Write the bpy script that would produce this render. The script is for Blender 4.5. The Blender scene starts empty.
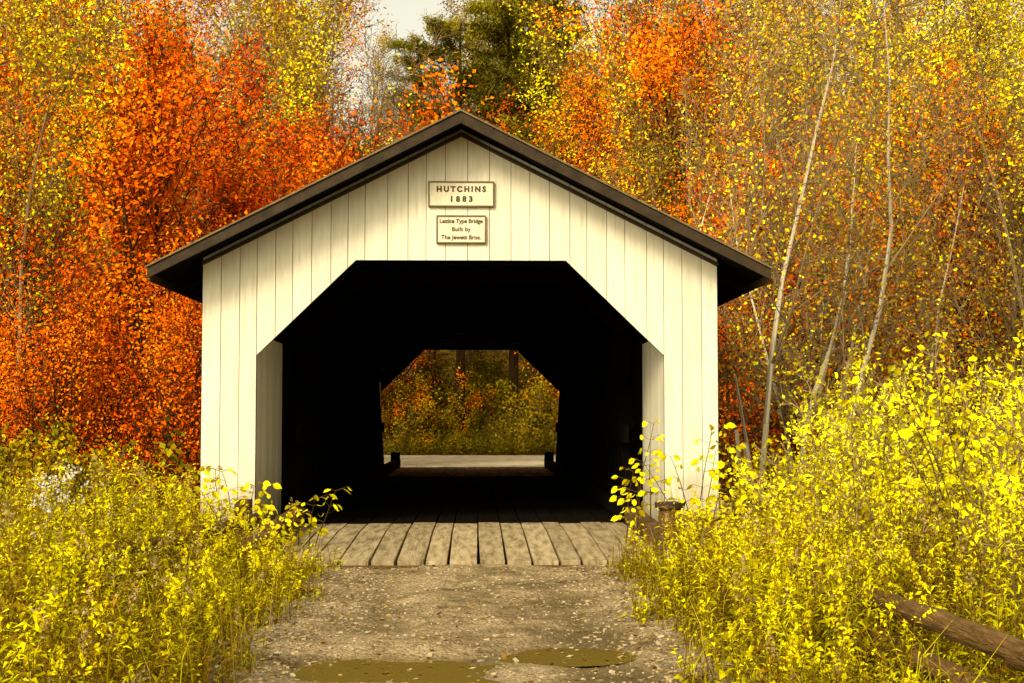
import bpy, math, numpy as np
from mathutils import Vector, Matrix, Euler
sc=bpy.context.scene
R=math.radians
COL=sc.collection
def link(o,parent=None):
    COL.objects.link(o)
    if parent is not None: o.parent=parent
    return o
def empty(name,loc=(0,0,0)):
    o=bpy.data.objects.new(name,None); o.location=loc; o.empty_display_size=.3
    return link(o)
# ------------------------------------------------------------------ materials
def nt(name):
    m=bpy.data.materials.new(name); m.use_nodes=True
    n=m.node_tree; b=n.nodes['Principled BSDF']
    return m,n,b
def N(n,t,**k):
    x=n.nodes.new(t)
    for a,v in k.items(): setattr(x,a,v)
    return x
def ramp(n,stops):
    r=N(n,'ShaderNodeValToRGB'); e=r.color_ramp.elements
    while len(e)<len(stops): e.new(.5)
    for i,(p,c) in enumerate(stops):
        e[i].position=p; e[i].color=(*c,1)
    return r
def noisemat(name,stops,scale=5,stretch=(1,1,1),rough=.8,bump=.3,bscale=30,detail=8,bdist=.02,spec=.2):
    m,n,b=nt(name)
    tc=N(n,'ShaderNodeTexCoord'); mp=N(n,'ShaderNodeMapping'); mp.inputs['Scale'].default_value=stretch
    n.links.new(tc.outputs['Object'],mp.inputs['Vector'])
    no=N(n,'ShaderNodeTexNoise'); no.inputs['Scale'].default_value=scale; no.inputs['Detail'].default_value=detail; no.inputs['Roughness'].default_value=.65
    n.links.new(mp.outputs[0],no.inputs['Vector'])
    r=ramp(n,stops); n.links.new(no.outputs['Fac'],r.inputs[0])
    col=r.outputs[0]
    if name in('worn_planks','timber_brown'):
        at=N(n,'ShaderNodeAttribute',attribute_name='Bd'); mm=N(n,'ShaderNodeMix',data_type='RGBA',blend_type='MULTIPLY'); mm.inputs[0].default_value=1
        n.links.new(col,mm.inputs[6]); n.links.new(at.outputs['Color'],mm.inputs[7]); col=mm.outputs[2]
    n.links.new(col,b.inputs['Base Color'])
    no2=N(n,'ShaderNodeTexNoise'); no2.inputs['Scale'].default_value=bscale; no2.inputs['Detail'].default_value=4
    n.links.new(mp.outputs[0],no2.inputs['Vector'])
    bp=N(n,'ShaderNodeBump'); bp.inputs['Strength'].default_value=bump; bp.inputs['Distance'].default_value=bdist
    n.links.new(no2.outputs['Fac'],bp.inputs['Height']); n.links.new(bp.outputs[0],b.inputs['Normal'])
    b.inputs['Roughness'].default_value=rough; b.inputs['Specular IOR Level'].default_value=spec
    return m
def leafmat(name,trans=.32,hv=.02,vv=.3):
    m,n,b=nt(name); n.nodes.remove(b)
    at=N(n,'ShaderNodeAttribute',attribute_name='Col')
    col=at.outputs['Color']
    if hv>0:
        oi=N(n,'ShaderNodeObjectInfo'); hs=N(n,'ShaderNodeHueSaturation')
        mr=N(n,'ShaderNodeMapRange'); mr.inputs[3].default_value=.5-hv; mr.inputs[4].default_value=.5+hv
        mr2=N(n,'ShaderNodeMapRange'); mr2.inputs[3].default_value=1-vv; mr2.inputs[4].default_value=1+vv
        n.links.new(oi.outputs['Random'],mr.inputs[0]); n.links.new(mr.outputs[0],hs.inputs['Hue'])
        ml=N(n,'ShaderNodeMath',operation='MULTIPLY'); ml.inputs[1].default_value=7.31
        fr=N(n,'ShaderNodeMath',operation='FRACT')
        n.links.new(oi.outputs['Random'],ml.inputs[0]); n.links.new(ml.outputs[0],fr.inputs[0]); n.links.new(fr.outputs[0],mr2.inputs[0])
        n.links.new(mr2.outputs[0],hs.inputs['Value'])
        n.links.new(at.outputs['Color'],hs.inputs['Color']); col=hs.outputs[0]
    df=N(n,'ShaderNodeBsdfDiffuse'); n.links.new(col,df.inputs['Color'])
    out=df.outputs[0]
    if trans>0:
        tr=N(n,'ShaderNodeBsdfTranslucent'); n.links.new(col,tr.inputs['Color'])
        mx=N(n,'ShaderNodeMixShader'); mx.inputs[0].default_value=trans
        n.links.new(df.outputs[0],mx.inputs[1]); n.links.new(tr.outputs[0],mx.inputs[2]); out=mx.outputs[0]
    n.links.new(out,n.nodes['Material Output'].inputs['Surface'])
    return m
M_leaf=leafmat('leaf',0,.008,.14); M_weed=leafmat('weed_leaf',.25,0,0)
def attrmat(name,rough=.85):
    m,n,b=nt(name); n.nodes.remove(b)
    at=N(n,'ShaderNodeAttribute',attribute_name='Col')
    df=N(n,'ShaderNodeBsdfDiffuse'); n.links.new(at.outputs['Color'],df.inputs['Color'])
    n.links.new(df.outputs[0],n.nodes['Material Output'].inputs['Surface'])
    return m
M_bark=attrmat('bark')
M_stone=attrmat('stone_bits')
def paintmat():
    m,n,b=nt('weathered_cream_paint')
    tc=N(n,'ShaderNodeTexCoord'); mp=N(n,'ShaderNodeMapping'); mp.inputs['Scale'].default_value=(9,9,.7)
    n.links.new(tc.outputs['Object'],mp.inputs[0])
    a=N(n,'ShaderNodeTexNoise'); a.inputs['Scale'].default_value=2.2; a.inputs['Detail'].default_value=9; a.inputs['Roughness'].default_value=.7
    n.links.new(mp.outputs[0],a.inputs['Vector'])
    r=ramp(n,[(.26,(.48,.40,.23)),(.40,(.68,.61,.425)),(.6,(.755,.695,.52)),(.8,(.80,.745,.58))])
    n.links.new(a.outputs['Fac'],r.inputs[0])
    sx=N(n,'ShaderNodeSeparateXYZ'); n.links.new(tc.outputs['Object'],sx.inputs[0])
    b2=N(n,'ShaderNodeTexNoise'); b2.inputs['Scale'].default_value=3; b2.inputs['Detail'].default_value=6
    n.links.new(tc.outputs['Object'],b2.inputs['Vector'])
    ad=N(n,'ShaderNodeMath',operation='MULTIPLY_ADD'); ad.inputs[1].default_value=-1.1
    n.links.new(b2.outputs['Fac'],ad.inputs[0]); n.links.new(sx.outputs['Z'],ad.inputs[2])
    mr=N(n,'ShaderNodeMapRange'); mr.inputs[1].default_value=-.45; mr.inputs[2].default_value=.25; mr.inputs[3].default_value=.7; mr.inputs[4].default_value=0
    n.links.new(ad.outputs[0],mr.inputs[0])
    mx=N(n,'ShaderNodeMix',data_type='RGBA'); n.links.new(mr.outputs[0],mx.inputs[0]); n.links.new(r.outputs[0],mx.inputs[6]); mx.inputs[7].default_value=(.40,.31,.16,1)
    oi=N(n,'ShaderNodeAttribute',attribute_name='Bd')
    m2=N(n,'ShaderNodeMix',data_type='RGBA',blend_type='MULTIPLY'); m2.inputs[0].default_value=1
    n.links.new(mx.outputs[2],m2.inputs[6]); n.links.new(oi.outputs['Color'],m2.inputs[7])
    n.links.new(m2.outputs[2],b.inputs['Base Color'])
    bp=N(n,'ShaderNodeBump'); bp.inputs['Strength'].default_value=.35; bp.inputs['Distance'].default_value=.01
    n.links.new(a.outputs['Fac'],bp.inputs['Height']); n.links.new(bp.outputs[0],b.inputs['Normal'])
    b.inputs['Roughness'].default_value=.65; b.inputs['Specular IOR Level'].default_value=.25
    return m
M_paint=paintmat()
M_dark=noisemat('shade_dark_old_wood',[(.3,(.002,.0014,.0008)),(.7,(.008,.005,.003))],3,(3,3,.5),.95,spec=.05)  # old wood, blackened further so its colour carries the unlit interior's shade
M_ext=noisemat('weathered_siding',[(.3,(.10,.065,.03)),(.7,(.22,.16,.09))],3,(8,8,.6),.85)
M_fascia=noisemat('fascia_brown',[(.3,(.018,.010,.003)),(.7,(.05,.030,.011))],6,(1,1,1),.7)
M_trim=noisemat('roof_edge_trim',[(.3,(.10,.065,.022)),(.7,(.20,.135,.05))],6,(1,1,1),.5)
M_roof=noisemat('roof_metal',[(.3,(.07,.05,.035)),(.7,(.14,.1,.07))],4,(1,1,1),.5)
M_deck=noisemat('worn_planks',[(.28,(.09,.055,.022)),(.42,(.25,.18,.085)),(.55,(.39,.295,.155)),(.75,(.51,.40,.24))],2.6,(5,.8,1),.8,.6,14)
M_deck2=noisemat('shaded_planks',[(.3,(.003,.002,.001)),(.7,(.009,.006,.003))],3,(5,.5,1),.95,.3,14,spec=.03)  # same plank wood with the bridge interior's shade painted into its colour
M_beam=noisemat('timber_brown',[(.3,(.05,.024,.006)),(.55,(.14,.072,.018)),(.8,(.26,.155,.05))],6,(5,.6,5),.85,.9,22)
M_sign=noisemat('sign_board',[(.3,(.62,.54,.35)),(.7,(.75,.67,.47))],4,(3,1,1),.6)
M_txt=noisemat('sign_lettering',[(.3,(.05,.03,.012)),(.7,(.12,.08,.03))],20,(1,1,1),.7)
M_stonewall=noisemat('abutment_stone',[(.3,(.10,.08,.055)),(.7,(.28,.24,.17))],2,(1,1,1),.9,.8,5,bdist=.1)
M_iron=noisemat('rust_dark',[(.3,(.015,.01,.006)),(.7,(.05,.03,.015))],9)

class MB:
    def __init__(s): s.v=[];s.f=[];s.m=[];s.c=[]
    def raw(s,vs,fs,mi=0,c=1.0):
        o=len(s.v); s.v+= [tuple(v) for v in vs]; s.f+=[tuple(o+i for i in f) for f in fs]; s.m+=[mi]*len(fs); s.c+=[c]*len(vs)
    def box(s,x0,x1,y0,y1,z0,z1,mi=0,c=1.0):
        s.raw([(x0,y0,z0),(x1,y0,z0),(x1,y1,z0),(x0,y1,z0),(x0,y0,z1),(x1,y0,z1),(x1,y1,z1),(x0,y1,z1)],
              [(3,2,1,0),(4,5,6,7),(0,1,5,4),(1,2,6,5),(2,3,7,6),(3,0,4,7)],mi,c)
    def prism(s,poly,y0,y1,mi=0,c=1.0):
        n=len(poly)
        vs=[(x,y0,z) for x,z in poly]+[(x,y1,z) for x,z in poly]
        fs=[tuple(range(n)),tuple(range(2*n-1,n-1,-1))]+[(i,i+n,(i+1)%n+n,(i+1)%n) for i in range(n)]
        s.raw(vs,fs,mi,c)
    def beam(s,p0,p1,w,h,mi=0,up=(0,0,1),c=1.0):
        p0=Vector(p0);p1=Vector(p1);d=(p1-p0).normalized();u=Vector(up);a=d.cross(u).normalized();b=a.cross(d).normalized()
        vs=[]
        for p in(p0,p1):
            for i,j in((-1,-1),(1,-1),(1,1),(-1,1)): vs.append(p+a*i*w/2+b*j*h/2)
        s.raw(vs,[(0,3,2,1)[::-1],(4,5,6,7),(0,1,5,4),(1,2,6,5),(2,3,7,6),(3,0,4,7)],mi,c)
    def log(s,p0,p1,r0,r1,n=12,seg=8,rng=None,mi=0):
        p0=Vector(p0);p1=Vector(p1);d=(p1-p0).normalized()
        u=Vector((0,0,1)) if abs(d.z)<.9 else Vector((1,0,0)); a=d.cross(u).normalized();b=a.cross(d)
        vs=[]
        for k in range(seg+1):
            t=k/seg;p=p0.lerp(p1,t)+ (a*rng.normal(0,.006)+b*rng.normal(0,.006)); r=r0+(r1-r0)*t
            for i in range(n):
                q=2*math.pi*i/n; rr=r*(1+rng.normal(0,.03)); vs.append(p+a*math.cos(q)*rr+b*math.sin(q)*rr)
        fs=[(k*n+i,k*n+(i+1)%n,(k+1)*n+(i+1)%n,(k+1)*n+i) for k in range(seg) for i in range(n)]
        fs+=[tuple(range(n)),tuple(range(seg*n+n-1,seg*n-1,-1))]
        s.raw(vs,fs,mi)
    def build(s,name,mats,parent=None,bevel=0):
        me=bpy.data.meshes.new(name); me.from_pydata(s.v,[],s.f)
        for m in mats: me.materials.append(m)
        me.polygons.foreach_set('material_index',s.m)
        ca=me.color_attributes.new('Bd','FLOAT_COLOR','POINT')
        arr=np.ones((len(s.v),4),np.float32); arr[:,:3]=np.array(s.c,np.float32)[:,None]; ca.data.foreach_set('color',arr.ravel())
        me.update()
        import bmesh
        bm=bmesh.new(); bm.from_mesh(me); bmesh.ops.recalc_face_normals(bm,faces=bm.faces[:]); bm.to_mesh(me); bm.free()
        o=bpy.data.objects.new(name,me); link(o,parent)
        if bevel:
            b=o.modifiers.new('b','BEVEL'); b.width=bevel; b.segments=2; b.limit_method='ANGLE'
        return o
def soup_mesh(name,V,C,mats,mi=None):
    n=len(V); me=bpy.data.meshes.new(name)
    me.vertices.add(4*n); me.vertices.foreach_set('co',np.ascontiguousarray(V,np.float32).ravel())
    me.loops.add(4*n); me.loops.foreach_set('vertex_index',np.arange(4*n,dtype=np.int32))
    me.polygons.add(n); me.polygons.foreach_set('loop_start',np.arange(0,4*n,4,dtype=np.int32))
    if mi is not None: me.polygons.foreach_set('material_index',np.asarray(mi,np.int32))
    for m in mats: me.materials.append(m)
    me.update(calc_edges=True)
    ca=me.color_attributes.new('Col','FLOAT_COLOR','POINT')
    cc=np.ones((n,4,4),np.float32); cc[:,:,:3]=np.asarray(C,np.float32)[:,None,:]
    ca.data.foreach_set('color',cc.ravel())
    return me

# ------------------------------------------------------------------ terrain
def ss(t,a,b):
    t=np.clip((np.asarray(t,float)-a)/(b-a),0,1); return t*t*(3-2*t)
L=22.0
def H(x,y):
    x=np.asarray(x,float);y=np.asarray(y,float)
    h=-.22-.12*ss(np.abs(x-.15),2,5)
    off=ss(np.abs(x-.15),2.4,5)
    h=h+off*(.07*np.sin(x*1.3+y*.7)+.05*np.sin(x*.6-y*1.7+1))
    h=h-2.7*ss(y,.9,4.5)*(1-ss(y,16.5,21.6))
    h=h+.36*np.clip(y-43,0,75)*ss(y,41,48)+ .12*np.clip(np.abs(x)-22,0,90)*ss(np.abs(x),20,30)
    h=h+ss(y,44,55)*(1.0*np.sin(x*.13+1)+.6*np.sin(x*.31+y*.2))
    return h
def grid(name,xs,ys,zf,mat):
    X,Y=np.meshgrid(xs,ys); Z=zf(X,Y); nx,ny=len(xs),len(ys)
    v=np.stack([X,Y,Z],-1).reshape(-1,3)
    i=np.arange(nx*ny).reshape(ny,nx)
    f=np.stack([i[:-1,:-1],i[:-1,1:],i[1:,1:],i[1:,:-1]],-1).reshape(-1,4)
    me=bpy.data.meshes.new(name); me.from_pydata(v.tolist(),[],f.tolist()); me.materials.append(mat)
    me.polygons.foreach_set('use_smooth',[True]*len(f)); me.update()
    return link(bpy.data.objects.new(name,me))
u=np.linspace(-1,1,181); xs=np.sign(u)*np.abs(u)**2.2*420
ys=np.concatenate([np.linspace(-400,-60,18)[:-1],np.linspace(-60,-16,23)[:-1],np.linspace(-16,60,153)[:-1],np.linspace(60,130,40)[:-1],np.linspace(130,500,30)])
M_ground=noisemat('forest_floor',[(.3,(.035,.02,.004)),(.5,(.12,.07,.008)),(.65,(.21,.13,.010)),(.8,(.28,.12,.010))],1.6,(1,1,1),.95,.8,9,bdist=.06,spec=.05)
grid('ground',xs,ys,H,M_ground)

rng0=np.random.default_rng(3)
pud=[(-.32,-8.50,.55,.38,.085),(.72,-8.02,.36,.26,.070),(.15,-8.95,.35,.22,.05),(-.55,-5.6,.22,.8,.030),(-.35,-6.9,.2,.5,.025),(1.0,-5.1,.25,.8,.020)]
waves=[(rng0.normal(0,1.2),rng0.normal(0,1.2),rng0.uniform(0,6),.010) for _ in range(8)]+[(rng0.normal(0,5),rng0.normal(0,5),rng0.uniform(0,6),.0035) for _ in range(12)]+[(rng0.normal(0,16),rng0.normal(0,16),rng0.uniform(0,6),.0016) for _ in range(14)]
def RZ(x,y):
    x=np.asarray(x,float);y=np.asarray(y,float)
    z=-.125+0*x
    for a,b,c,d in waves: z=z+d*.6*np.sin(a*x+b*y+c)
    for px,py,rx,ry,d in pud: z=z-d*np.exp(-(((x-px)/rx)**2+((y-py)/ry)**2)**1.3)
    z=z-.02*np.exp(-((np.abs(x-.15)-.78)/.3)**2)
    z=z-.16*ss(np.abs(x-.15)+.10*np.sin(y*1.7)+.05*np.sin(y*5.1),1.45,2.15)
    return z
def roadmat():
    m,n,b=nt('gravel_dirt_road')
    tc=N(n,'ShaderNodeTexCoord')
    a=N(n,'ShaderNodeTexNoise'); a.inputs['Scale'].default_value=1.5; a.inputs['Detail'].default_value=10; a.inputs['Roughness'].default_value=.75
    n.links.new(tc.outputs['Object'],a.inputs['Vector'])
    r=ramp(n,[(.36,(.075,.047,.016)),(.46,(.19,.130,.056)),(.56,(.30,.215,.108)),(.75,(.42,.325,.19))]); n.links.new(a.outputs['Fac'],r.inputs[0])
    v=N(n,'ShaderNodeTexVoronoi'); v.inputs['Scale'].default_value=60; v.inputs['Randomness'].default_value=1
    n.links.new(tc.outputs['Object'],v.inputs['Vector'])
    vr=ramp(n,[(0,(.45,.43,.4)),(.5,(1,1,1)),(1,(1.6,1.55,1.5))])
    sp=N(n,'ShaderNodeSeparateColor'); n.links.new(v.outputs['Color'],sp.inputs[0]); n.links.new(sp.outputs[0],vr.inputs[0])
    mx=N(n,'ShaderNodeMix',data_type='RGBA',blend_type='MULTIPLY'); mx.inputs[0].default_value=.8
    n.links.new(r.outputs[0],mx.inputs[6]); n.links.new(vr.outputs[0],mx.inputs[7])
    sx=N(n,'ShaderNodeSeparateXYZ'); n.links.new(tc.outputs['Object'],sx.inputs[0])
    mr=N(n,'ShaderNodeMapRange'); mr.inputs[1].default_value=-.175; mr.inputs[2].default_value=-.138; mr.inputs[3].default_value=.85; mr.inputs[4].default_value=0
    n.links.new(sx.outputs['Z'],mr.inputs[0])
    m2=N(n,'ShaderNodeMix',data_type='RGBA'); n.links.new(mr.outputs[0],m2.inputs[0]); n.links.new(mx.outputs[2],m2.inputs[6]); m2.inputs[7].default_value=(.09,.057,.015,1)
    n.links.new(m2.outputs[2],b.inputs['Base Color'])
    b3=N(n,'ShaderNodeTexNoise'); b3.inputs['Scale'].default_value=45; b3.inputs['Detail'].default_value=5; n.links.new(tc.outputs['Object'],b3.inputs['Vector'])
    bp=N(n,'ShaderNodeBump'); bp.inputs['Strength'].default_value=.8; bp.inputs['Distance'].default_value=.02
    n.links.new(b3.outputs['Fac'],bp.inputs['Height'])
    bp2=N(n,'ShaderNodeBump'); bp2.inputs['Strength'].default_value=.6; bp2.inputs['Distance'].default_value=.012; bp2.invert=True
    n.links.new(v.outputs['Distance'],bp2.inputs['Height']); n.links.new(bp.outputs[0],bp2.inputs['Normal'])
    n.links.new(bp2.outputs[0],b.inputs['Normal'])
    b.inputs['Roughness'].default_value=.85; b.inputs['Specular IOR Level'].default_value=.2
    return m
M_road=roadmat()
grid('dirt_road',np.linspace(-2.25,2.55,121),np.concatenate([np.linspace(-40,-16,50)[:-1],np.linspace(-16,-2.82,330)]),RZ,M_road)
M_road2=noisemat('far_gravel',[(.3,(.40,.32,.18)),(.5,(.60,.50,.31)),(.7,(.70,.60,.40))],2.2,(1,.5,1),.9,.5,12)
grid('far_road',np.linspace(-3.4,3.6,30),np.linspace(L+.92,34,40),lambda x,y:-.10-.14*ss(np.abs(x),2.8,3.5)+0*y,M_road2)
grid('crossing_road',np.linspace(-60,60,200),np.linspace(33,40.6,20),lambda x,y:-.105-.2*ss(np.abs(y-36.8),3.1,3.8)+.12*np.clip(np.abs(x)-22,0,90)*ss(np.abs(x),20,30)+.02,M_road2)
def water(name,col,rough):
    m,n,b=nt(name); b.inputs['Base Color'].default_value=(*col,1); b.inputs['Roughness'].default_value=rough; b.inputs['Specular IOR Level'].default_value=.5; b.inputs['IOR'].default_value=1.33
    tc=N(n,'ShaderNodeTexCoord'); no=N(n,'ShaderNodeTexNoise'); no.inputs['Scale'].default_value=7; n.links.new(tc.outputs['Object'],no.inputs['Vector'])
    bp=N(n,'ShaderNodeBump'); bp.inputs['Strength'].default_value=.06; bp.inputs['Distance'].default_value=.02
    n.links.new(no.outputs['Fac'],bp.inputs['Height']); n.links.new(bp.outputs[0],b.inputs['Normal'])
    return m
M_pud=water('muddy_water',(.19,.125,.022),.03); M_creek=water('creek_water',(.03,.028,.012),.08)
def disc(name,cx,cy,rx,ry,z,mat):
    n=40; vs=[(cx,cy,z)]+[(cx+rx*math.cos(2*math.pi*i/n),cy+ry*math.sin(2*math.pi*i/n),z) for i in range(n)]
    me=bpy.data.meshes.new(name); me.from_pydata(vs,[],[(0,1+i,1+(i+1)%n) for i in range(n)]); me.materials.append(mat); link(bpy.data.objects.new(name,me))
disc('puddle',-.25,-8.6,.80,.60,-.158,M_pud); disc('puddle',.74,-8.02,.44,.35,-.161,M_pud)
grid('creek',np.linspace(-120,120,20),np.linspace(3.6,19.5,6),lambda x,y:-2.55+0*x,M_creek)

# ------------------------------------------------------------------ covered bridge
rb=np.random.default_rng(11)
BR=empty('covered_bridge')
HW=3.0; OH=2.37; CX=1.225; CZ=2.03; OT=3.14; ZA=4.80; SL=.508; EX=3.52
def roofz(x): return ZA-.115-SL*abs(x)
def bottom(x):
    a=abs(x)
    if a>=OH: return .14
    if a>=CX: return CZ+(OH-a)/(OH-CX)*(OT-CZ)
    return OT
def facade(name,y0,y1,mat,edges_seed,gap,jit):
    r=np.random.default_rng(edges_seed); mb=MB()
    edges=[-HW]
    for a,b in((-HW,-OH),(-OH,OH),(OH,HW)):
        n=max(1,round((b-a)/.225)); w=r.uniform(.85,1.15,n); w=np.cumsum(w)/w.sum()*(b-a)+a
        edges+=list(w)
    for i in range(len(edges)-1):
        a,b=edges[i]+gap/2,edges[i+1]-gap/2
        brk=[a]+[q for q in(-CX,0,CX) if a+.004<q<b-.004]+[b]
        e=1e-6
        mid=(a+b)/2
        if abs(mid)>OH: bot=[(q,.14+r.uniform(-.03,.02)) for q in(a,b)]
        else: bot=[(q,bottom(max(-OH+e,min(OH-e,q)))) for q in brk]
        top=[(q,roofz(q)) for q in brk[::-1]]
        dy=r.uniform(-jit,jit)
        mb.prism(bot+top,y0+dy,y1+dy,0,float(r.uniform(.90,1.04)))
    return mb.build(name,[mat],BR,.0025)
facade('gable_front_boards',0,.028,M_paint,5,.006,.003)
facade('gable_front_backing',.034,.055,M_dark,6,0.0,0)
facade('gable_far_boards',L-.028,L,M_paint,7,.007,.003)
facade('gable_far_backing',L-.055,L-.034,M_dark,8,0.0,0)  # inner side of the gable; its unlit darkness is put into the colour
mb=MB()
for s in(-1,1):
    for ya,yb in((.06,2.3),(L-2.3,L-.06)):
        n=9; e=np.linspace(ya,yb,n+1)
        for i in range(n):
            dx=rb.uniform(0,.004)
            x0=s*(OH+.004+dx); x1=s*(OH+.03)
            mb.box(min(x0,x1),max(x0,x1),e[i]+.003,e[i+1]-.003,.02,CZ+.25,0,float(rb.uniform(.85,1)))
mb.build('portal_side_panels',[M_paint],BR)
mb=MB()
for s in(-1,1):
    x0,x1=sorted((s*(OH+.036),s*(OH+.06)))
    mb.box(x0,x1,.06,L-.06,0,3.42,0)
    for k in range(60):
        y=2.4+k*.62-6
        for sgn in(-1,1):
            ya,yb=(y,y+3.0) if sgn>0 else (y+3.0,y)
            xx=s*(2.30 if sgn>0 else 2.24)
            if min(ya,yb)<2.35 or max(ya,yb)>L-2.35: continue
            mb.beam((xx,ya,.25),(xx,yb,3.25),.05,.24,0,up=(1,0,0))
    for z in(.25,1.1,2.6,3.3):
        x0,x1=sorted((s*2.14,s*2.2)); mb.box(x0,x1,2.35,L-2.35,z-.12,z+.12,0)
for y in np.arange(1.2,L,2.1):
    mb.beam((-2.4,y,3.32),(2.4,y,3.32),.18,.2,0)
    for s in(-1,1): mb.beam((s*2.2,y,2.5),(s*1.35,y,3.25),.12,.12,0,up=(0,1,0))
for y in np.arange(.5,L-.2,.62):
    for s in(-1,1): mb.beam((0,y,ZA-.24),(s*3.4,y,ZA-.24-SL*3.4),.07,.12,0,up=(0,1,0))
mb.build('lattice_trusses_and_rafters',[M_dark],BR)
mb=MB()
for s in(-1,1):
    e=np.arange(.06,L-.05,.23)
    for i in range(len(e)-1):
        dx=rb.uniform(0,.006); x0,x1=sorted((s*(HW-.03+dx),s*(HW-.004+dx-.006)))
        mb.box(x0,x1,e[i]+.002,e[i+1]-.002,-.25+rb.uniform(-.02,.02),3.02,0,1)
mb.build('side_siding',[M_ext],BR)
mb=MB()
Y0,Y1=-.52,L+.52
for s in(-1,1):
    mb.prism([(0,ZA),(s*EX,ZA-SL*EX),(s*EX,ZA-SL*EX-.04),(0,ZA-.04)],Y0+.01,Y1-.01,0)
    mb.prism([(0,ZA-.044),(s*(EX-.03),ZA-.044-SL*(EX-.03)),(s*(EX-.03),ZA-.10-SL*(EX-.03)),(0,ZA-.10)],Y0+.03,Y1-.03,1)
    for ya,yb in((Y0-.03,Y0+.005),(Y1-.005,Y1+.03)):
        mb.prism([(0,ZA-.03),(s*EX,ZA-.03-SL*EX),(s*EX,ZA-.140-SL*EX),(0,ZA-.150)],ya,yb,2)
        mb.prism([(0,ZA+.006),(s*(EX+.02),ZA+.006-SL*(EX+.02)),(s*(EX+.02),ZA-.016-SL*(EX+.02)),(0,ZA-.016)],ya-.02 if ya<0 else ya,yb if ya<0 else yb+.02,3)
    x0,x1=sorted((s*(EX-.025),s*(EX-.003))); mb.box(x0,x1,Y0+.04,Y1-.04,ZA-SL*EX-.17,ZA-SL*EX-.045,2)
    mb.beam((0,-.04,ZA-.185),(s*3.0,-.04,ZA-.185-SL*3.0),.035,.09,2,up=(0,1,0))
mb.build('gable_roof',[M_roof,M_dark,M_fascia,M_trim],BR)
mb=MB()
n=15; e=np.linspace(-1.92,2.02,n+1)+np.concatenate([[0],rb.uniform(-.03,.03,n-1),[0]])
for i in range(n):
    a,b=e[i]+.008,e[i+1]-.008; d=rb.uniform(-.006,.006); yf=-2.65+rb.uniform(-.02,.02); ys_=1.25+rb.uniform(-.12,.15); cc=float(rb.uniform(.78,1.08))
    z0=-.095+d; z1=0+d; sk=rb.uniform(0,.016)
    mb.raw([(a+sk,yf,z0-.08),(b,yf,z0-.08),(b,0,z1-.08),(a,0,z1-.08),(a+sk,yf,z0),(b,yf,z0),(b,0,z1),(a,0,z1)],
           [(3,2,1,0),(4,5,6,7),(0,1,5,4),(1,2,6,5),(2,3,7,6),(3,0,4,7)],0,cc)
    mb.box(a,b,.004,ys_,-.08+d,d,0,cc)
    mb.box(a,b,ys_+.01,L-5.5,-.08,d-.002,1)  # floor turns dark where interior shade begins; the shade is painted in
    mb.box(a,b,L-5.49,L+.9,-.08,d,0)  # lighter planks again, painting in daylight from the far portal
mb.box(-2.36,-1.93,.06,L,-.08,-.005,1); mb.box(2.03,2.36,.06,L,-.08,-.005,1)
mb.box(-2.0,2.1,-2.6,-.0,-.32,-.19,1)
mb.box(-2.0,2.1,-2.815,-2.69,-.40,-.130,2)
mb.box(-2.4,2.4,.1,L-.1,-.5,-.1,1)
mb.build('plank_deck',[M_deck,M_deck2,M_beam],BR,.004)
mb=MB()
for x in(-1.98,2.08):
    mb.beam((x,-2.9,.03),(x,.9,.12),.17,.2,0)
    mb.beam((x,1.0,.12),(x,L+.8,.12),.17,.2,1)  # same curb indoors, its shade painted in by the dark material
for x in(-2.0,2.1):
    mb.box(x-.12,x+.12,L-.0,L+.25,-.1,.42,1)
mb.build('curb_timbers',[M_beam,M_dark],BR,.012)
mb=MB()
mb.box(-3.1,3.1,.15,1.4,-3.4,-.52,0); mb.box(-3.1,3.1,L-1.4,L-.15,-3.4,-.52,0)
for s in(-1,1):
    x0,x1=sorted((s*2.45,s*2.9)); mb.box(x0,x1,.2,L-.2,-.5,-.12,0)
mb.build('stone_abutments',[M_stonewall],BR,.02)
def sign(name,x,z,w,h,lines,frame):
    S=empty(name,(x,0,z))
    mb=MB(); mb.box(-w/2,w/2,-.030,-.006,-h/2,h/2,0)
    if frame:
        t=.014
        for a,b,c,d in((-w/2,w/2,h/2,h/2+t),(-w/2,w/2,-h/2-t,-h/2),(-w/2-t,-w/2,-h/2-t,h/2+t),(w/2,w/2+t,-h/2-t,h/2+t)):
            mb.box(a,b,-.042,-.006,c,d,1)
    mb.build('board',[M_sign,M_trim],S)
    for i,(t,zz,sz,sp) in enumerate(lines):
        c=bpy.data.curves.new('lettering','FONT'); c.body=t; c.size=sz; c.align_x='CENTER'; c.align_y='CENTER'; c.extrude=.002; c.space_character=sp; c.offset=.0015 if sz<.08 else .0045
        c.materials.append(M_txt)
        o=bpy.data.objects.new('lettering_%d'%(i+1),c); o.location=(0,-.033,zz); o.rotation_euler=(R(90),0,0); link(o,S)
sign('bridge_name_sign',0.0,3.915,.74,.27,[('HUTCHINS',.055,.088,1.45),('1883',-.062,.088,1.7)],True)
sign('bridge_builder_sign',0.0,3.50,.55,.30,[('Lattice Type Bridge',.095,.068,.95),('Built by',0,.068,1.05),('The Jewett Bros.',-.095,.068,1.0)],True)

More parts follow.
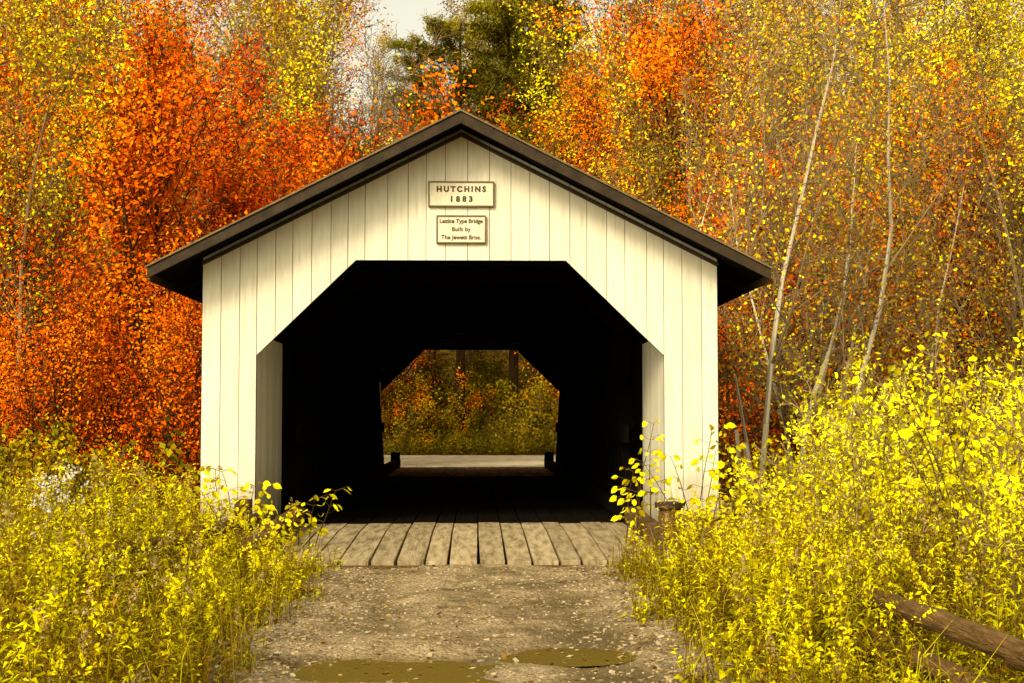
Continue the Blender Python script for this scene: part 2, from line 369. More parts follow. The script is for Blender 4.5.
# ------------------------------------------------------------------ wooden guard rails
def rail(name,x0,x1,ya,yb,seed,n=5):
    r=np.random.default_rng(seed); G=empty(name)
    mb=MB(); ys_=np.linspace(ya,yb,n)
    for y in ys_:
        x=x0+(x1-x0)*(y-ya)/(yb-ya); sx=.13 if x>0 else -.13
        mb.log((x+sx,y,-.6),(x+sx+r.normal(0,.02),y,.25+r.uniform(-.04,.04)),.08,.075,12,5,r)
    mb.build('posts',[M_beam],G)
    mb=MB()
    for z,rad in((.20,.068),(-.04,.062)):
        for a,b in zip(ys_[:-1],ys_[1:]):
            xa=x0+(x1-x0)*(a-ya)/(yb-ya); xb=x0+(x1-x0)*(b-ya)/(yb-ya)
            mb.log((xa,a+.02,z+r.normal(0,.015)),(xb,b-.02,z+r.normal(0,.015)),rad,rad*.92,14,14,r)
    mb.build('rails',[M_beam],G)
rail('log_guard_rail',2.35,2.80,-1.5,-13.2,1)
rail('log_guard_rail',-2.2,-2.9,-1.2,-5.5,2,3)
mb=MB(); rr=np.random.default_rng(5)
mb.log((2.26,-1.3,-.5),(2.26,-1.3,.34),.13,.125,14,4,rr,0); mb.log((2.26,-1.3,.342),(2.26,-1.3,.40),.165,.165,14,1,rr,1); mb.box(2.00,2.07,-3.07,-3.04,-.20,0.05,2)
mb.build('end_post',[M_beam,M_iron,M_sign])
mb=MB(); mb.log((-2.35,-1.0,-.5),(-2.35,-1.0,.42),.10,.095,14,4,rr,0); mb.build('end_post',[M_beam])

# ------------------------------------------------------------------ trees
def unit(v): return v/(np.linalg.norm(v)+1e-9)
def un(a): return a/(np.linalg.norm(a,axis=-1,keepdims=True)+1e-9)
DATA={}
def make_tree(name,seed,Ht,stems=1,lean=.08,r0=.12,levels=3,steps=(9,5,4,3),kids=(3,2,1.6),ang=(.75,.75,.8),lf=(.42,.5,.5),start=.25,trop=(.02,.10,.08,.0),wob=(.06,.14,.2,.25),
              nleaf=16000,lsize=.07,lw=.7,spread=.16,pal=None,bark=(.10,.07,.04),leafstart=1,clumpv=.55,lowlen=.55,droop=0.,sprd0=.05,twig=None,sparse=0.,outb=.9,tmin=.0045):
    r=np.random.default_rng(seed); segs=[]; lp=[]; lc=[]
    def br(p,d,Lg,rad,lv,cb):
        n=steps[lv]
        for i in range(n):
            t=(i+1)/n
            d=unit(d+r.normal(0,wob[lv],3)+np.array([0,0,trop[lv]]))
            q=p+d*Lg/n
            ra=rad*(1-.85*(t-1/n)); rb_=rad*(1-.85*t)
            segs.append((p,q,max(ra,tmin),max(rb_,tmin*.8),lv))
            if lv<levels and (lv>0 or t>start):
                k=kids[lv]; k=int(k)+(r.random()<k-int(k))
                for _ in range(k):
                    sd=unit(np.cross(d,r.normal(0,1,3))); a=ang[lv]*r.uniform(.65,1.2)
                    cd=unit(d*math.cos(a)+sd*math.sin(a))
                    if lv==0: ln=Lg*lf[0]*(1-lowlen*abs((t-start)/(1-start)-.25)**1.2)*r.uniform(.6,1.1)
                    else: ln=Lg*lf[lv]*(1-.4*t)*r.uniform(.7,1.2)
                    nb=cb if lv>0 else r.uniform(-1,1)
                    br(p+(q-p)*r.random(),cd,ln,max(rb_*.6,.006),lv+1,nb+r.normal(0,.25))
            if lv>=leafstart and t>.2 and cb>-1+2*sparse: lp.append(q); lc.append(cb)
            p=q
    for s in range(stems):
        az=r.uniform(0,6.28); ln=lean*(1 if stems==1 else r.uniform(.6,1.6))
        d=unit(np.array([math.cos(az)*ln,math.sin(az)*ln,1.]))
        br(np.array([math.cos(az)*sprd0*(stems>1),math.sin(az)*sprd0*(stems>1),-.3]),d,Ht*r.uniform(.8,1.02),r0*r.uniform(.7,1),0,0)
    Q=[];QC=[]
    P0=np.array([s[0] for s in segs]);P1=np.array([s[1] for s in segs]);A=np.array([s[2] for s in segs]);B=np.array([s[3] for s in segs]);LV=np.array([s[4] for s in segs])
    D=P1-P0; D/=np.linalg.norm(D,axis=1)[:,None]+1e-9
    ref=np.where(np.abs(D[:,2:3])>.9,np.array([[1.,0,0]]),np.array([[0,0,1.]]))
    U=np.cross(D,ref);U/=np.linalg.norm(U,axis=1)[:,None];W=np.cross(D,U)
    for sel,k,lvl in((LV==0,8,0),(LV==1,5,1),(LV>=2,3,2)):
        for i in range(k):
            a0=2*math.pi*i/k;a1=2*math.pi*(i+1)/k
            o0=U[sel]*math.cos(a0)+W[sel]*math.sin(a0);o1=U[sel]*math.cos(a1)+W[sel]*math.sin(a1)
            q=np.stack([P0[sel]+o0*A[sel,None],P0[sel]+o1*A[sel,None],P1[sel]+o1*B[sel,None],P1[sel]+o0*B[sel,None]],1)
            Q.append(q); bc=np.array(bark if (lvl==0 or twig is None) else twig); QC.append(bc[None]*r.uniform(.6,1.25,(len(q),1)))
    Q=np.concatenate(Q); nb=len(Q); QC=np.concatenate(QC)
    lp=np.array(lp);lc=np.array(lc)
    ix=r.integers(0,len(lp),nleaf)
    c=lp[ix]+r.normal(0,spread,(nleaf,3)); c[:,2]-=droop*r.random(nleaf)
    out=c.copy(); out[:,2]=0; out=un(out); 
    nn=un(un(r.normal(0,1,(nleaf,3)))+outb*(out*.75+np.array([0,0,.75])))
    a=un(np.cross(nn,r.normal(0,1,(nleaf,3)))); b=np.cross(nn,a)
    s=lsize*r.uniform(.5,1.25,(nleaf,1)); a*=s*.5; b=b*s*.5*lw
    LQ=np.stack([c-a,c+b*r.uniform(.7,1.1,(nleaf,1))-a*.1,c+a,c-b-a*.1],1)
    pal=np.array(pal); pi=np.clip((lc[ix]*.38+.5+r.normal(0,.13,nleaf)),0,.999)*len(pal)
    LC=pal[pi.astype(int)]*(1+clumpv*np.clip(lc[ix],-1.3,1.3)[:,None]*.7)*r.uniform(.8,1.2,(nleaf,1))
    V=np.concatenate([Q,LQ]);C=np.concatenate([QC,np.clip(LC,.001,.92)]);mi=np.concatenate([np.zeros(nb),np.ones(nleaf)])
    me=soup_mesh(name,V,C,[M_bark,M_leaf],mi); DATA[me.name]=(V,C,mi)
    return me
RED=[(.34,.030,.002),(.62,.072,.002),(.80,.11,.002),(.86,.18,.003)]
ORG=[(.42,.08,.002),(.70,.14,.002),(.82,.22,.003),(.76,.31,.004)]
YEL=[(.20,.13,.003),(.38,.26,.003),(.60,.43,.004),(.76,.58,.005)]
GLD=[(.11,.065,.003),(.24,.145,.003),(.42,.27,.004),(.56,.29,.003)]
OLV=[(.06,.045,.003),(.12,.09,.004),(.21,.165,.005),(.32,.26,.005)]
BRI=[(.40,.33,.002),(.62,.53,.003),(.80,.70,.004),(.88,.78,.006)]
DK=(.045,.024,.008); PALE=(.62,.52,.34); GREY=(.26,.18,.08); TW=(.19,.125,.045)
T={}
T['red1']=make_tree('red_maple_mesh_a',1,9,3,.16,.10,nleaf=34000,pal=RED,bark=DK,lsize=.076,kids=(3,2,1.3),start=.12,ang=(.55,.6,.8),sparse=.04)
T['red2']=make_tree('red_maple_mesh_b',2,8.5,4,.22,.085,nleaf=30000,pal=RED[1:]+ORG[1:3],bark=DK,lsize=.074,kids=(2.6,2,1.3),start=.08,ang=(.55,.6,.8),sparse=.04)
T['org']=make_tree('orange_maple_mesh',3,9.5,2,.1,.11,nleaf=22000,pal=ORG,bark=DK,lsize=.074,start=.2,ang=(.7,.7,.8),kids=(3,2,1.2),sparse=.12)
T['yel']=make_tree('yellow_tree_mesh',4,10,2,.1,.10,nleaf=17000,pal=YEL,bark=GREY,twig=TW,lsize=.070,start=.15,kids=(3,2,1.4),sparse=.2,tmin=.006)
T['gld']=make_tree('golden_tree_mesh',5,10,3,.14,.09,nleaf=13500,pal=GLD,bark=GREY,twig=TW,lsize=.072,start=.15,kids=(2.8,2,1.5),sparse=.25,tmin=.006)
T['bir1']=make_tree('birch_mesh_a',6,9.5,3,.13,.075,nleaf=6000,pal=YEL,bark=PALE,twig=GREY,lsize=.06,start=.34,kids=(2.3,1.8,1.3),wob=(.09,.14,.2,.25),sparse=.25,tmin=.005)
T['bir2']=make_tree('birch_mesh_b',7,9,2,.14,.07,nleaf=5500,pal=GLD+ORG[1:3],bark=PALE,twig=GREY,lsize=.06,start=.40,kids=(2.2,1.8,1.3),wob=(.10,.14,.2,.25),sparse=.25,tmin=.005)
T['bare']=make_tree('bare_tree_mesh',8,11,2,.12,.12,nleaf=1000,pal=YEL,bark=(.24,.16,.07),lsize=.08,start=.3,kids=(2.6,2,1.5),tmin=.007)
T['pine']=make_tree('pine_mesh',10,19,1,.02,.22,steps=(26,6,4,3),kids=(2.8,2.2,1),ang=(1.35,.7,.6),lf=(.19,.4,.4),levels=2,start=.3,trop=(.05,.03,.03,0),wob=(.015,.08,.15,.2),nleaf=32000,lsize=.26,lw=.15,spread=.12,pal=[(.04,.033,.003),(.10,.08,.004),(.20,.16,.006)],bark=DK,lowlen=.75,outb=.3)
T['shy']=make_tree('yellow_shrub_mesh',12,2.3,9,.45,.016,steps=(6,4,3,3),kids=(2,1.4,1),start=.1,lf=(.35,.5,.5),nleaf=4600,pal=BRI,bark=GREY,lsize=.062,lw=.5,spread=.06,levels=2,sprd0=.25,outb=.5)
T['sho']=make_tree('olive_shrub_mesh',13,2.6,10,.5,.018,steps=(6,4,3,3),kids=(2,1.2,1),start=.1,lf=(.38,.5,.5),nleaf=5500,pal=OLV[1:]+GLD[1:3],bark=DK,lsize=.085,spread=.1,levels=2,sprd0=.35)
T['shg']=make_tree('green_gold_shrub_mesh',15,2.4,10,.5,.018,steps=(6,4,3,3),kids=(2,1.2,1),start=.1,lf=(.38,.5,.5),nleaf=4500,pal=[(.16,.13,.004),(.30,.25,.005),(.46,.36,.006),(.40,.24,.006)],bark=GREY,lsize=.10,spread=.1,levels=2,sprd0=.35)
T['shr']=make_tree('russet_shrub_mesh',14,2.6,9,.45,.018,steps=(6,4,3,3),kids=(2,1.2,1),start=.1,lf=(.38,.5,.5),nleaf=5000,pal=GLD+ORG[:2],bark=DK,lsize=.08,spread=.1,levels=2,sprd0=.35)
for i,(k,pal) in enumerate((('f_yel',YEL),('f_gld',GLD),('f_org',ORG),('f_olv',OLV[1:]+GLD[:2]),('f_red',RED))):
    T[k]=make_tree('forest_mesh_'+k[2:],30+i,11,3,.15,.09,steps=(8,4,3,3),kids=(2.6,1.5,1),levels=2,start=.08,nleaf=9000,pal=pal,bark=GREY,twig=TW,lsize=.15,spread=.3,tmin=.009)
rt=np.random.default_rng(77)
def put(kind,name,x,y,s=1.,rot=None,parent=None,sink=0.):
    me=T[kind]; rotv=Euler((rt.normal(0,.03),rt.normal(0,.03),rt.uniform(0,6.28) if rot is None else rot)); loc=Vector((x,y,float(H(x,y))-sink))
    if abs(x)<3.6+4.5*s and -4<y<L+5:          # keep branches from growing through the bridge
        V,C,mi=DATA[me.name]; M=np.array(Matrix.LocRotScale(loc,rotv,Vector((s,s,s))))
        c=V.mean(1)@M[:3,:3].T+M[:3,3]
        ins=(np.abs(c[:,0])<3.62)&(c[:,1]>-.75)&(c[:,1]<L+.7)&(c[:,2]<5.0-SL*np.abs(c[:,0]))
        if 'birch' in me.name: ins|=(np.abs(c[:,0])<3.4)&(c[:,1]<L+.7)
        ins|=(np.abs(c[:,0]-.1)<2.6)&(c[:,1]>-8)&(c[:,1]<=-.6)&(c[:,2]<6)
        ins|=(np.abs(c[:,0]-.1)<3.6)&(c[:,1]>L)&(c[:,1]<41)&(c[:,2]<5.5)
        if ins.any(): me=soup_mesh(me.name+'_pruned',V[~ins],C[~ins],[M_bark,M_leaf],mi[~ins])
    o=bpy.data.objects.new(name,me); o.location=loc; o.rotation_euler=rotv; o.scale=(s,s,s); return link(o,parent)
def at(px,dist): return (px-478)/1462*dist+.2, dist-17
for k,px,d,s in (('red1',150,26,1.15),('red2',85,27,1.12),('red1',225,29,1.14),('red2',275,33,1.15),('red2',130,22.5,.75),('red1',215,23.5,.70),('red1',305,42,1.05),('red1',380,62,1.22),('red2',335,58,1.1),('red2',50,23,.65),('red2',105,33,1.45)):
    x,y=at(px,d); put(k,'red_maple_tree',x,y,s)
for k,px,d,s in (('yel',-5,25,1.05),('yel',30,33,1.35),('yel',262,47,1.5),('org',50,38,1.3)):
    x,y=at(px,d); put(k,'yellow_leaved_tree',x,y,s)
for px,d,s in ((335,52,1.45),(395,60,1.6),(215,46,1.4),(350,44,1.2)):
    x,y=at(px,d); put('bare',('bare_tree'),x,y,s)
for px,d,s in ((460,61,1.15),(512,62,1.2),(555,67,1.15),(432,72,1.0)):
    x,y=at(px,d); put('pine','pine_tree',x,y,s)
for k,px,d,s,rot in (('bir1',757,19.4,1.0,.5),('bir2',782,19.8,1.05,2.),('bir1',812,21.6,.95,4),('bir2',742,21.5,1.0,4.1),('bir2',910,23,1.0,3)):
    x,y=at(px,d); put(k,'birch_tree',x,y,s,rot)
for k,px,d,s in (('gld',710,34,1.2),('yel',880,32,1.2),('yel',930,36,1.35),('gld',1010,30,1.15),('yel',1060,26,1.1),('gld',640,44,1.5),('yel',700,48,1.6),('yel',770,36,1.25),('bare',985,28,1.0),('bare',900,38,1.4),('yel',590,50,1.2)):
    x,y=at(px,d); put(k,'golden_leaved_tree' if k!='bare' else 'bare_tree',x,y,s)
for k,px,d,s in (('red2',818,25,1.0),('red1',845,29,1.0),('red2',628,46,1.35),('red1',970,28,1.12),('red1',690,40,1.35),('red1',608,56,1.55),('red2',745,42,1.2),('red2',1050,34,1.1)):
    x,y=at(px,d); put(k,'red_orange_maple_tree',x,y,s)
F=empty('distant_forest')
def pick(px):
    q=rt.random()
    if px<320: return 'f_red' if q<.3 else 'f_org' if q<.5 else 'f_yel' if q<.8 else 'f_gld'
    if px<420: return 'bare' if q<.5 else 'f_gld'
    if px<580: return 'pine' if q<.45 else 'f_olv' if q<.8 else 'f_gld'
    return 'f_gld' if q<.35 else 'f_yel' if q<.60 else 'f_org' if q<.74 else 'f_olv' if q<.93 else 'f_red'
for (ya,yb,nn,s0,s1) in ((46,54,16,1.0,1.3),(58,68,17,1.1,1.45),(76,90,17,1.3,1.7),(100,122,16,1.5,2.0)):
    for i in range(nn):
        y=rt.uniform(ya,yb); d=y+17; px=-130+1280*(i+rt.uniform(.1,.9))/nn
        x,_=at(px,d)
        k=pick(px); s=rt.uniform(s0,s1)*(.75 if k=='pine' else 1)
        if 320<px<425: s*=.52
        if 425<px<575 and d<70: k='f_olv'; s*=.55
        put(k,'forest_tree',x,y,s,parent=F)
for i in range(20):
    y=rt.uniform(23,31); side=-1 if rt.random()<.5 else 1
    x=side*rt.uniform(6,20)
    put(rt.choice(['sho','shr','shg']),'brush',x,y,rt.uniform(.8,1.4),parent=F)
for i in range(40):
    x=rt.uniform(-6,6.4); y=rt.uniform(42.5,48)
    put(rt.choice(['shg','sho','shg','shr']) ,'brush',x,y,rt.uniform(.55,1.4),parent=F)
CB=empty('creekside_brush')
for i in range(56):
    side=-1 if i%2 else 1; y=rt.uniform(1.2,16); s=rt.uniform(.6,.95) if y<3 else rt.uniform(1.1,1.8)
    x=side*rt.uniform(3.4+1.0*s,15)
    if side>0 and x<8 and y<7: continue
    put(rt.choice(['sho','shr','shr','sho'] if side<0 else ['sho','shr','shg','sho']),'brush',x,y,s,parent=CB)
for px,d,s in ((905,12.5,.95),(960,11,.85),(1010,13,1.1),(1050,10.5,.9),(860,14.5,.85),(985,15.5,1.15),(925,17,1.15),(1040,17.5,1.3)):
    x,y=at(px,d); put('shy','yellow_shrub',x,y,s)
for px,d,s in ((30,18,.55),(-10,16,.7)):
    x,y=at(px,d); put('sho','olive_shrub',x,y,s)

# ------------------------------------------------------------------ weeds (single mesh)
rw=np.random.default_rng(21)
def scatter(n,xa,xb,ya,yb):
    return rw.uniform(xa,xb,n),rw.uniform(ya,yb,n)
def weeds(bx,by,hmin,hmax,M,Ll,lwf,plume,pal,Pn=26,hfac=None):
    n=len(bx); bz=H(bx,by)
    h=rw.uniform(hmin,hmax,n)*(1 if hfac is None else hfac)
    la=rw.uniform(0,6.28,n); ln=np.abs(rw.normal(0,.24,n))
    lean=np.stack([np.cos(la)*ln,np.sin(la)*ln],-1)
    def P(t):
        q=np.empty(t.shape+(3,)); q[...,0]=bx[:,None]+lean[:,0:1]*h[:,None]*t**1.8; q[...,1]=by[:,None]+lean[:,1:2]*h[:,None]*t**1.8; q[...,2]=bz[:,None]+h[:,None]*t*(1-.2*ln[:,None]*t); return q
    pal=np.array(pal)
    patch=.5+.28*np.sin(bx*1.1+by*.8)+.22*np.sin(bx*.5-by*1.9+2)+rw.normal(0,.25,n)
    ci=(np.clip(patch,0,.999)*len(pal)).astype(int); pc=pal[ci]*rw.uniform(.7,1.2,(n,1))
    t=np.linspace(.12,.97,M)[None]+rw.normal(0,.015,(n,M)); t=np.clip(t,.05,1)
    c=P(t); az=np.arange(M)[None]*2.4+rw.uniform(0,6.28,(n,1))+rw.normal(0,.3,(n,M))
    Lh=Ll*(1.05-.62*t)*rw.uniform(.6,1.25,(n,M))*(h[:,None]/hmax)**.4*rw.uniform(.7,1.35,(n,1))
    el=rw.uniform(.1,.9,(n,M)); el2=el-rw.uniform(.5,1.1,(n,M))
    d1=np.stack([np.cos(az)*np.cos(el),np.sin(az)*np.cos(el),np.sin(el)],-1); d2=np.stack([np.cos(az)*np.cos(el2),np.sin(az)*np.cos(el2),np.sin(el2)],-1)
    sd=np.stack([-np.sin(az),np.cos(az),rw.normal(0,.35,(n,M))],-1)
    w=(Lh*lwf*rw.uniform(.6,1.5,(n,1)))[...,None]; m=c+d1*Lh[...,None]*.5; e=m+d2*Lh[...,None]*.5
    q1=np.stack([c-sd*w*.12,c+sd*w*.12,m+sd*w*.5,m-sd*w*.5],-2); q2=np.stack([m-sd*w*.5,m+sd*w*.5,e+sd*w*.04,e-sd*w*.04],-2)
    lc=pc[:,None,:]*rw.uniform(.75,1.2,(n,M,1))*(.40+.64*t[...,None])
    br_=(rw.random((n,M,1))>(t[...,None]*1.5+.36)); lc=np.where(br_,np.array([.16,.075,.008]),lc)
    V=[q1.reshape(-1,4,3),q2.reshape(-1,4,3)];C=[lc.reshape(-1,3)]*2
    ts=np.linspace(0,1,5)
    for i in range(4):
        a=P(np.full((n,1),ts[i]))[:,0];b=P(np.full((n,1),ts[i+1]))[:,0]
        for off in((.003,0,0),(0,.003,0)):
            o=np.array(off)*(1.25-ts[i]); V.append(np.stack([a-o,a+o,b+o*.8,b-o*.8],1)); C.append(np.tile(np.array([[.20,.11,.02]]),(n,1))*rw.uniform(.5,1.5,(n,1)))
    if plume:
        has=rw.random(n)<plume; k=has.sum()
        tt=rw.uniform(.80,1.04,(n,Pn)); pc3=P(tt)[has]; tt=tt[has]
        a2=rw.uniform(0,6.28,(k,Pn)); rad=(1.08-tt)*.32*rw.uniform(.2,1,(k,Pn))*h[has][:,None]
        pc3[...,0]+=np.cos(a2)*rad; pc3[...,1]+=np.sin(a2)*rad; pc3[...,2]+=rad*.5
        A=un(rw.normal(0,1,(k,Pn,3))); B=un(np.cross(A,rw.normal(0,1,(k,Pn,3))))
        s=rw.uniform(.006,.014,(k,Pn,1)); A=A*s*1.3;B=B*s*.7
        V.append(np.stack([pc3-A,pc3+B,pc3+A,pc3-B],-2).reshape(-1,4,3))
        fc=np.where(rw.random((k,1,1))<.75,np.array([.88,.74,.005]),np.array([.46,.32,.12]))*rw.uniform(.75,1.08,(k,Pn,1)); C.append(fc.reshape(-1,3))
    return np.concatenate(V),np.clip(np.concatenate(C),0,.93)
WP=[(.34,.27,.003),(.60,.51,.003),(.82,.70,.003),(.42,.26,.004),(.85,.74,.004),(.50,.42,.003),(.30,.16,.006)]
WR=[(.24,.17,.003),(.52,.43,.003),(.34,.18,.005),(.78,.67,.003),(.46,.36,.004),(.86,.76,.004)]
def keep(x,y,tall=True):
    d=y+17
    k=np.abs(x-.2)<d*.42+1.5
    le=-1.12+.10*np.sin(y*1.9)+.06*np.sin(y*4.3); re=1.44+.10*np.sin(y*2.3+1)+.06*np.sin(y*5)
    if tall:
        le=le-.12-.45*ss(y,-4,-1); re=re+.10+.3*ss(y,-4,-1)
    k&=(x<le)|(x>re)
    k&=~((np.abs(x)<3.1)&(y>-.15))
    k&=~((x>-2.1)&(x<2.2)&(y>-2.8)&(np.abs(x-.05)<1.75))
    if tall:
        k&=~((x>2.05)&(x<2.85)&(y<-9.0))
        k&=~((x>1.6)&(x<2.75)&(y>-3.5)&(rw.random(len(x))<.8))
        k&=~((x<-1.6)&(x>-2.6)&(y>-2.6)&(rw.random(len(x))<.7))
    return k
Vs=[];Cs=[]
def addw(*a,**k):
    v,c=weeds(*a,**k); Vs.append(v);Cs.append(c)
x,y=scatter(6800,-9.5,-1.1,-12.2,2.0); k=keep(x,y); x,y=x[k],y[k]
k=rw.random(len(x))<.78+.45*np.sin(x*1.7+y*.9)*np.sin(y*1.3-x*.8+1); x,y=x[k],y[k]
clump=.90+.22*np.sin(x*2.3+y*1.1)*np.sin(y*1.6-x)
low=1-.45*ss(x,-3.1,-2.4)*ss(y,-4.2,-2.8)
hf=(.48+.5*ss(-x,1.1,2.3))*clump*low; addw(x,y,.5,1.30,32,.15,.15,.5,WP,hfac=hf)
x,y=scatter(7800,1.5,10.5,-12.8,2.0); k=keep(x,y); x,y=x[k],y[k]
k=rw.random(len(x))<.80+.4*np.sin(x*1.6+y*.9+2)*np.sin(y*1.4-x*.8); x,y=x[k],y[k]
clump=.90+.20*np.sin(x*2.1+y*1.3)*np.sin(y*1.5-x)
low=1-.60*ss(-x,-3.2,-2.7)*ss(y,-5.2,-3.6)
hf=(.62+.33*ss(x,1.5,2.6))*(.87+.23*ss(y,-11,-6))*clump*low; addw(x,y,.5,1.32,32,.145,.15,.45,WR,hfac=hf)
x,y=scatter(360,1.75,2.5,-8.7,-5.0); addw(x,y,.5,.88,30,.14,.15,.4,WR)
x,y=scatter(5600,-2.8,3.2,-12.5,-1.2); k=keep(x,y,False)&(np.abs(x-.15)<2.9); x,y=x[k],y[k]
addw(x,y,.10,.38,12,.10,.34,0,WR)
x=rw.uniform(-8,8,2600);y=rw.uniform(40.4,45,2600)
addw(x,y,.5,1.2,9,.26,.2,.5,[(.36,.28,.008),(.5,.42,.01),(.36,.24,.012),(.66,.56,.01)],Pn=8)
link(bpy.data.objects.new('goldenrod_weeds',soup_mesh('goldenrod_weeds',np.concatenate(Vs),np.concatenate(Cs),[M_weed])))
def grass(n,xa,xb,ya,yb,h0,h1,pal,tall=False,wd=.006):
    x,y=scatter(n,xa,xb,ya,yb); k=keep(x,y,tall); x,y=x[k],y[k]; n=len(x); z=np.maximum(H(x,y),np.where(np.abs(x-.15)<2.2,RZ(x,y),-9))-.01
    h=rw.uniform(h0,h1,n)*rw.uniform(.5,1,n); az=rw.uniform(0,6.28,n)
    h=h*np.where((np.abs(x)<2.9)&(y>-3.6),.55,1); b=rw.uniform(.2,.9,n)*h
    p0=np.stack([x,y,z],-1); d=np.stack([np.cos(az),np.sin(az),0*az],-1); s=np.stack([-np.sin(az),np.cos(az),0*az],-1)*wd
    p1=p0+d*b[:,None]*.3+np.array([0,0,1])*h[:,None]*.6; p2=p0+d*b[:,None]+np.array([0,0,1])*h[:,None]*.85
    c=np.array(pal)[rw.integers(0,len(pal),n)]*rw.uniform(.6,1.2,(n,1))
    return np.concatenate([np.stack([p0-s,p0+s,p1+s*.8,p1-s*.8],1),np.stack([p1-s*.8,p1+s*.8,p2+s*.1,p2-s*.1],1)]),np.concatenate([c*.7,c])
GP=[(.40,.31,.005),(.24,.16,.005),(.54,.40,.04),(.20,.10,.01),(.62,.53,.005)]
g=[grass(18000,-8,8.5,-12.5,2,.2,.85,GP,wd=.003),grass(14000,-2.7,3.1,-12.5,-1.2,.05,.22,GP,wd=.003)]
link(bpy.data.objects.new('grass',soup_mesh('grass',np.concatenate([a for a,b in g]),np.concatenate([b for a,b in g]),[M_weed])))

def sapling(name,x,y,h,nst,seed,ls=.10,lean=.2,pal=((.85,.74,.006),(.72,.56,.006),(.9,.82,.01)),dens=(2,5),fluff=False):
    r=np.random.default_rng(seed); V=[];C=[]
    z0=float(H(x,y))
    for s in range(nst):
        az=r.uniform(0,6.28); l=lean*r.uniform(.3,1.3); p=np.array([x+r.normal(0,.06),y+r.normal(0,.06),z0]); d=unit(np.array([math.cos(az)*l,math.sin(az)*l,1]))
        hh=h*r.uniform(.7,1.05); n=9
        for i in range(n):
            d=unit(d+r.normal(0,.07,3)); q=p+d*hh/n; w=.007*(1-.8*i/n)+.001
            for o in(np.array([w,0,0]),np.array([0,w,0])): V.append([p-o,p+o,q+o,q-o]);C.append((.10,.06,.02))
            if i>2:
                for _ in range(r.integers(*dens)):
                    a=r.uniform(0,6.28); tl=r.uniform(.03,.16)
                    t=np.array([math.cos(a),math.sin(a),.3]); c=q+t*tl; w2=.0018
                    V.append([q-[0,0,w2],q+[0,0,w2],c+[0,0,w2],c-[0,0,w2]]);C.append((.12,.07,.02))
                    ld=unit(np.array([math.cos(a),math.sin(a),-r.uniform(.1,1.2)])); sd=unit(np.cross(ld,r.normal(0,1,3)+np.array([0,-.8,.5]))); L_=ls*r.uniform(.6,1.15)
                    nn=np.cross(ld,sd)*L_*.08
                    m1=c+ld*L_*.3; m2=c+ld*L_*.65; e_=c+ld*L_
                    cc=np.array(pal[r.integers(0,len(pal))])*r.uniform(.8,1.05)
                    for sg in(-1,1):
                        V.append([c,m1+sd*sg*L_*.30+nn,m2+sd*sg*L_*.27+nn,m2]);C.append(cc)
                        V.append([m2,m2+sd*sg*L_*.27+nn,e_,e_+nn*.01]);C.append(cc)
                    if fluff and i>5:
                        for _k in range(8):
                            cf=c+r.normal(0,.022,3); aa=unit(r.normal(0,1,3))*.013; bb=unit(np.cross(aa,r.normal(0,1,3)))*.011
                            V.append([cf-aa,cf+bb,cf+aa,cf-bb]);C.append((.74,.71,.64))
            p=q
    link(bpy.data.objects.new(name,soup_mesh(name,np.array(V,float),np.array(C),[M_weed])))
for i,(px,d,h,n,s) in enumerate(((695,15.6,1.45,5,1),(636,16.2,1.65,2,2),(715,15.2,1.5,3,4),(300,15.6,.85,4,5),(240,15.8,1.05,4,6),(275,15.0,.75,3,7),(210,15.4,1.0,2,8),(750,15,1.2,3,9),(628,15.8,1.1,2,10))):
    x,y=at(px,d); sapling('sapling',x,y,h,n,s,.10,.22)
for i,(px,d,h) in enumerate(((870,12.5,1.9),(905,12,2.1),(950,11.5,2.2),(845,13,1.6),(985,11,2.0),(1015,12,2.4))):
    x,y=at(px,d); sapling('leafy_sapling',x,y,h,4,40+i,.085,.25)
x,y=at(62,12.6); sapling('white_aster',x,y,1.30,5,61,.05,.14,((.5,.42,.05),(.6,.5,.2)),(2,4),True)

# ------------------------------------------------------------------ litter & gravel
n=2600; x=np.concatenate([rw.uniform(-1.4,1.75,1300),np.where(rw.random(1300)<.5,rw.normal(-1.05,.22,1300),rw.normal(1.35,.25,1300))]); y=rw.uniform(-12.5,-2.85,n)
z=RZ(x,y)+.006; z=np.maximum(z,-.157)
s=rw.uniform(.008,.026,n)[:,None]; az=rw.uniform(0,6.28,n); A=np.stack([np.cos(az),np.sin(az),rw.normal(0,.2,n)],-1)*s; B=np.stack([-np.sin(az),np.cos(az),rw.normal(0,.3,n)],-1)*s*.65; c=np.stack([x,y,z+.003],-1)
cl=np.array([(.42,.29,.07),(.48,.35,.12),(.16,.08,.02),(.30,.16,.03),(.50,.42,.24)])[rw.integers(0,5,n)]
link(bpy.data.objects.new('fallen_leaves',soup_mesh('fallen_leaves',np.stack([c-A,c+B,c+A,c-B],1),cl,[M_weed])))
n=8000; x=np.concatenate([rw.uniform(-1.5,1.8,4000),np.where(rw.random(4000)<.5,rw.normal(-1.0,.25,4000),rw.normal(1.32,.25,4000))]); y=rw.uniform(-12.5,-2.85,n); z=RZ(x,y)
s=np.abs(rw.normal(0,.008,n))+.004
cube=np.array([[-1,-1,-1],[1,-1,-1],[1,1,-1],[-1,1,-1],[-1,-1,1],[1,-1,1],[1,1,1],[-1,1,1]],float)*.6
P=(cube[None]*rw.uniform(.5,1.2,(n,8,3)))*s[:,None,None]*np.stack([rw.uniform(.8,1.6,n),rw.uniform(.8,1.4,n),rw.uniform(.5,.9,n)],-1)[:,None,:]
az=rw.uniform(0,6.28,n); ca,sa=np.cos(az)[:,None],np.sin(az)[:,None]
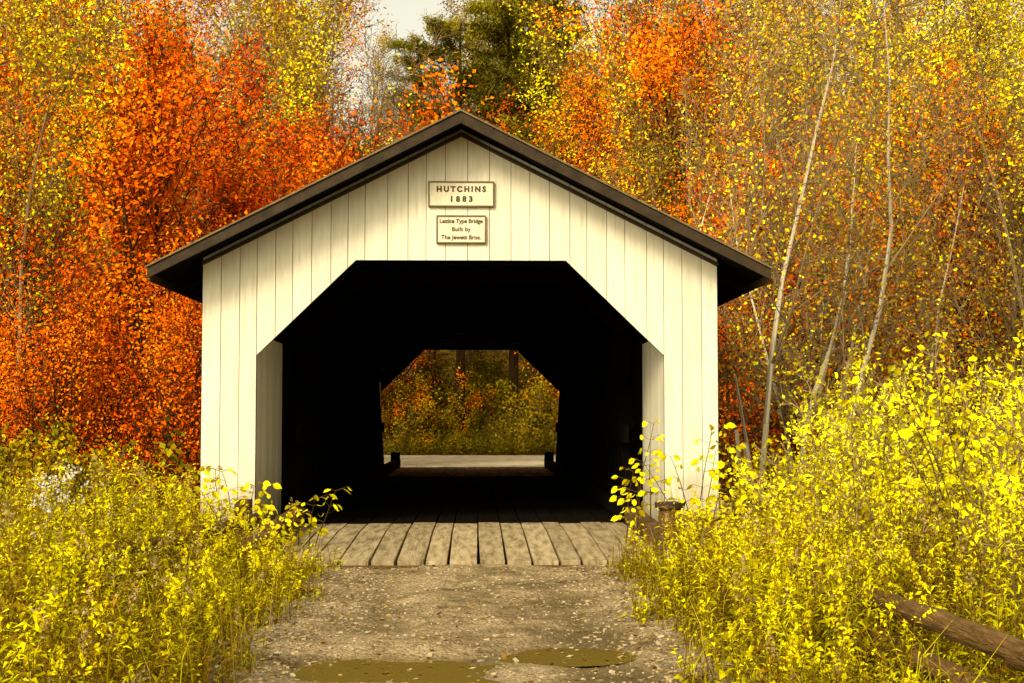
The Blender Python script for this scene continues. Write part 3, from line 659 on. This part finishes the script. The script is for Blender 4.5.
P=np.stack([P[...,0]*ca-P[...,1]*sa,P[...,0]*sa+P[...,1]*ca,P[...,2]],-1)+np.stack([x,y,z],-1)[:,None,:]
fs=[(3,2,1,0),(4,5,6,7),(0,1,5,4),(1,2,6,5),(2,3,7,6),(3,0,4,7)]
V=np.concatenate([P[:,f] for f in fs]); cl=(np.array([.35,.265,.155])*rw.uniform(.35,1.5,(n,1))); C=np.tile(cl,(6,1))
link(bpy.data.objects.new('gravel',soup_mesh('gravel',V,C,[M_stone])))

# ------------------------------------------------------------------ light, sky, camera
SUN_EL=R(36)
sun=bpy.data.lights.new('sun','SUN'); sun.energy=2.9; sun.angle=R(14); sun.color=(1,.92,.70)
so=bpy.data.objects.new('sun',sun)
sd=Vector((-.55*math.cos(SUN_EL),-.835*math.cos(SUN_EL),math.sin(SUN_EL)))
so.rotation_euler=sd.to_track_quat('Z','Y').to_euler(); link(so)
w=bpy.data.worlds.new('World'); sc.world=w; w.use_nodes=True; n=w.node_tree
bg=n.nodes['Background']; sky=N(n,'ShaderNodeTexSky'); sky.sky_type='NISHITA'; sky.sun_disc=False; sky.sun_elevation=SUN_EL; sky.sun_rotation=math.atan2(sd.x,sd.y); sky.dust_density=4
hs=N(n,'ShaderNodeHueSaturation'); hs.inputs['Saturation'].default_value=.12; n.links.new(sky.outputs[0],hs.inputs['Color'])
mx=N(n,'ShaderNodeMix',data_type='RGBA',blend_type='MULTIPLY'); mx.inputs[0].default_value=1; mx.inputs[7].default_value=(1.7,1.58,1.22,1)
n.links.new(hs.outputs[0],mx.inputs[6]); n.links.new(mx.outputs[2],bg.inputs[0]); bg.inputs[1].default_value=.15
cam=bpy.data.cameras.new('camera'); cam.sensor_width=36; cam.lens=1462/1024*36; cam.clip_end=1500
co=bpy.data.objects.new('camera',cam); co.location=(.2,-17,1.28); co.rotation_euler=(R(93.07),0,R(-1.33)); link(co); sc.camera=co
sc.view_settings.view_transform='Standard'; sc.view_settings.look='None'; sc.view_settings.exposure=0
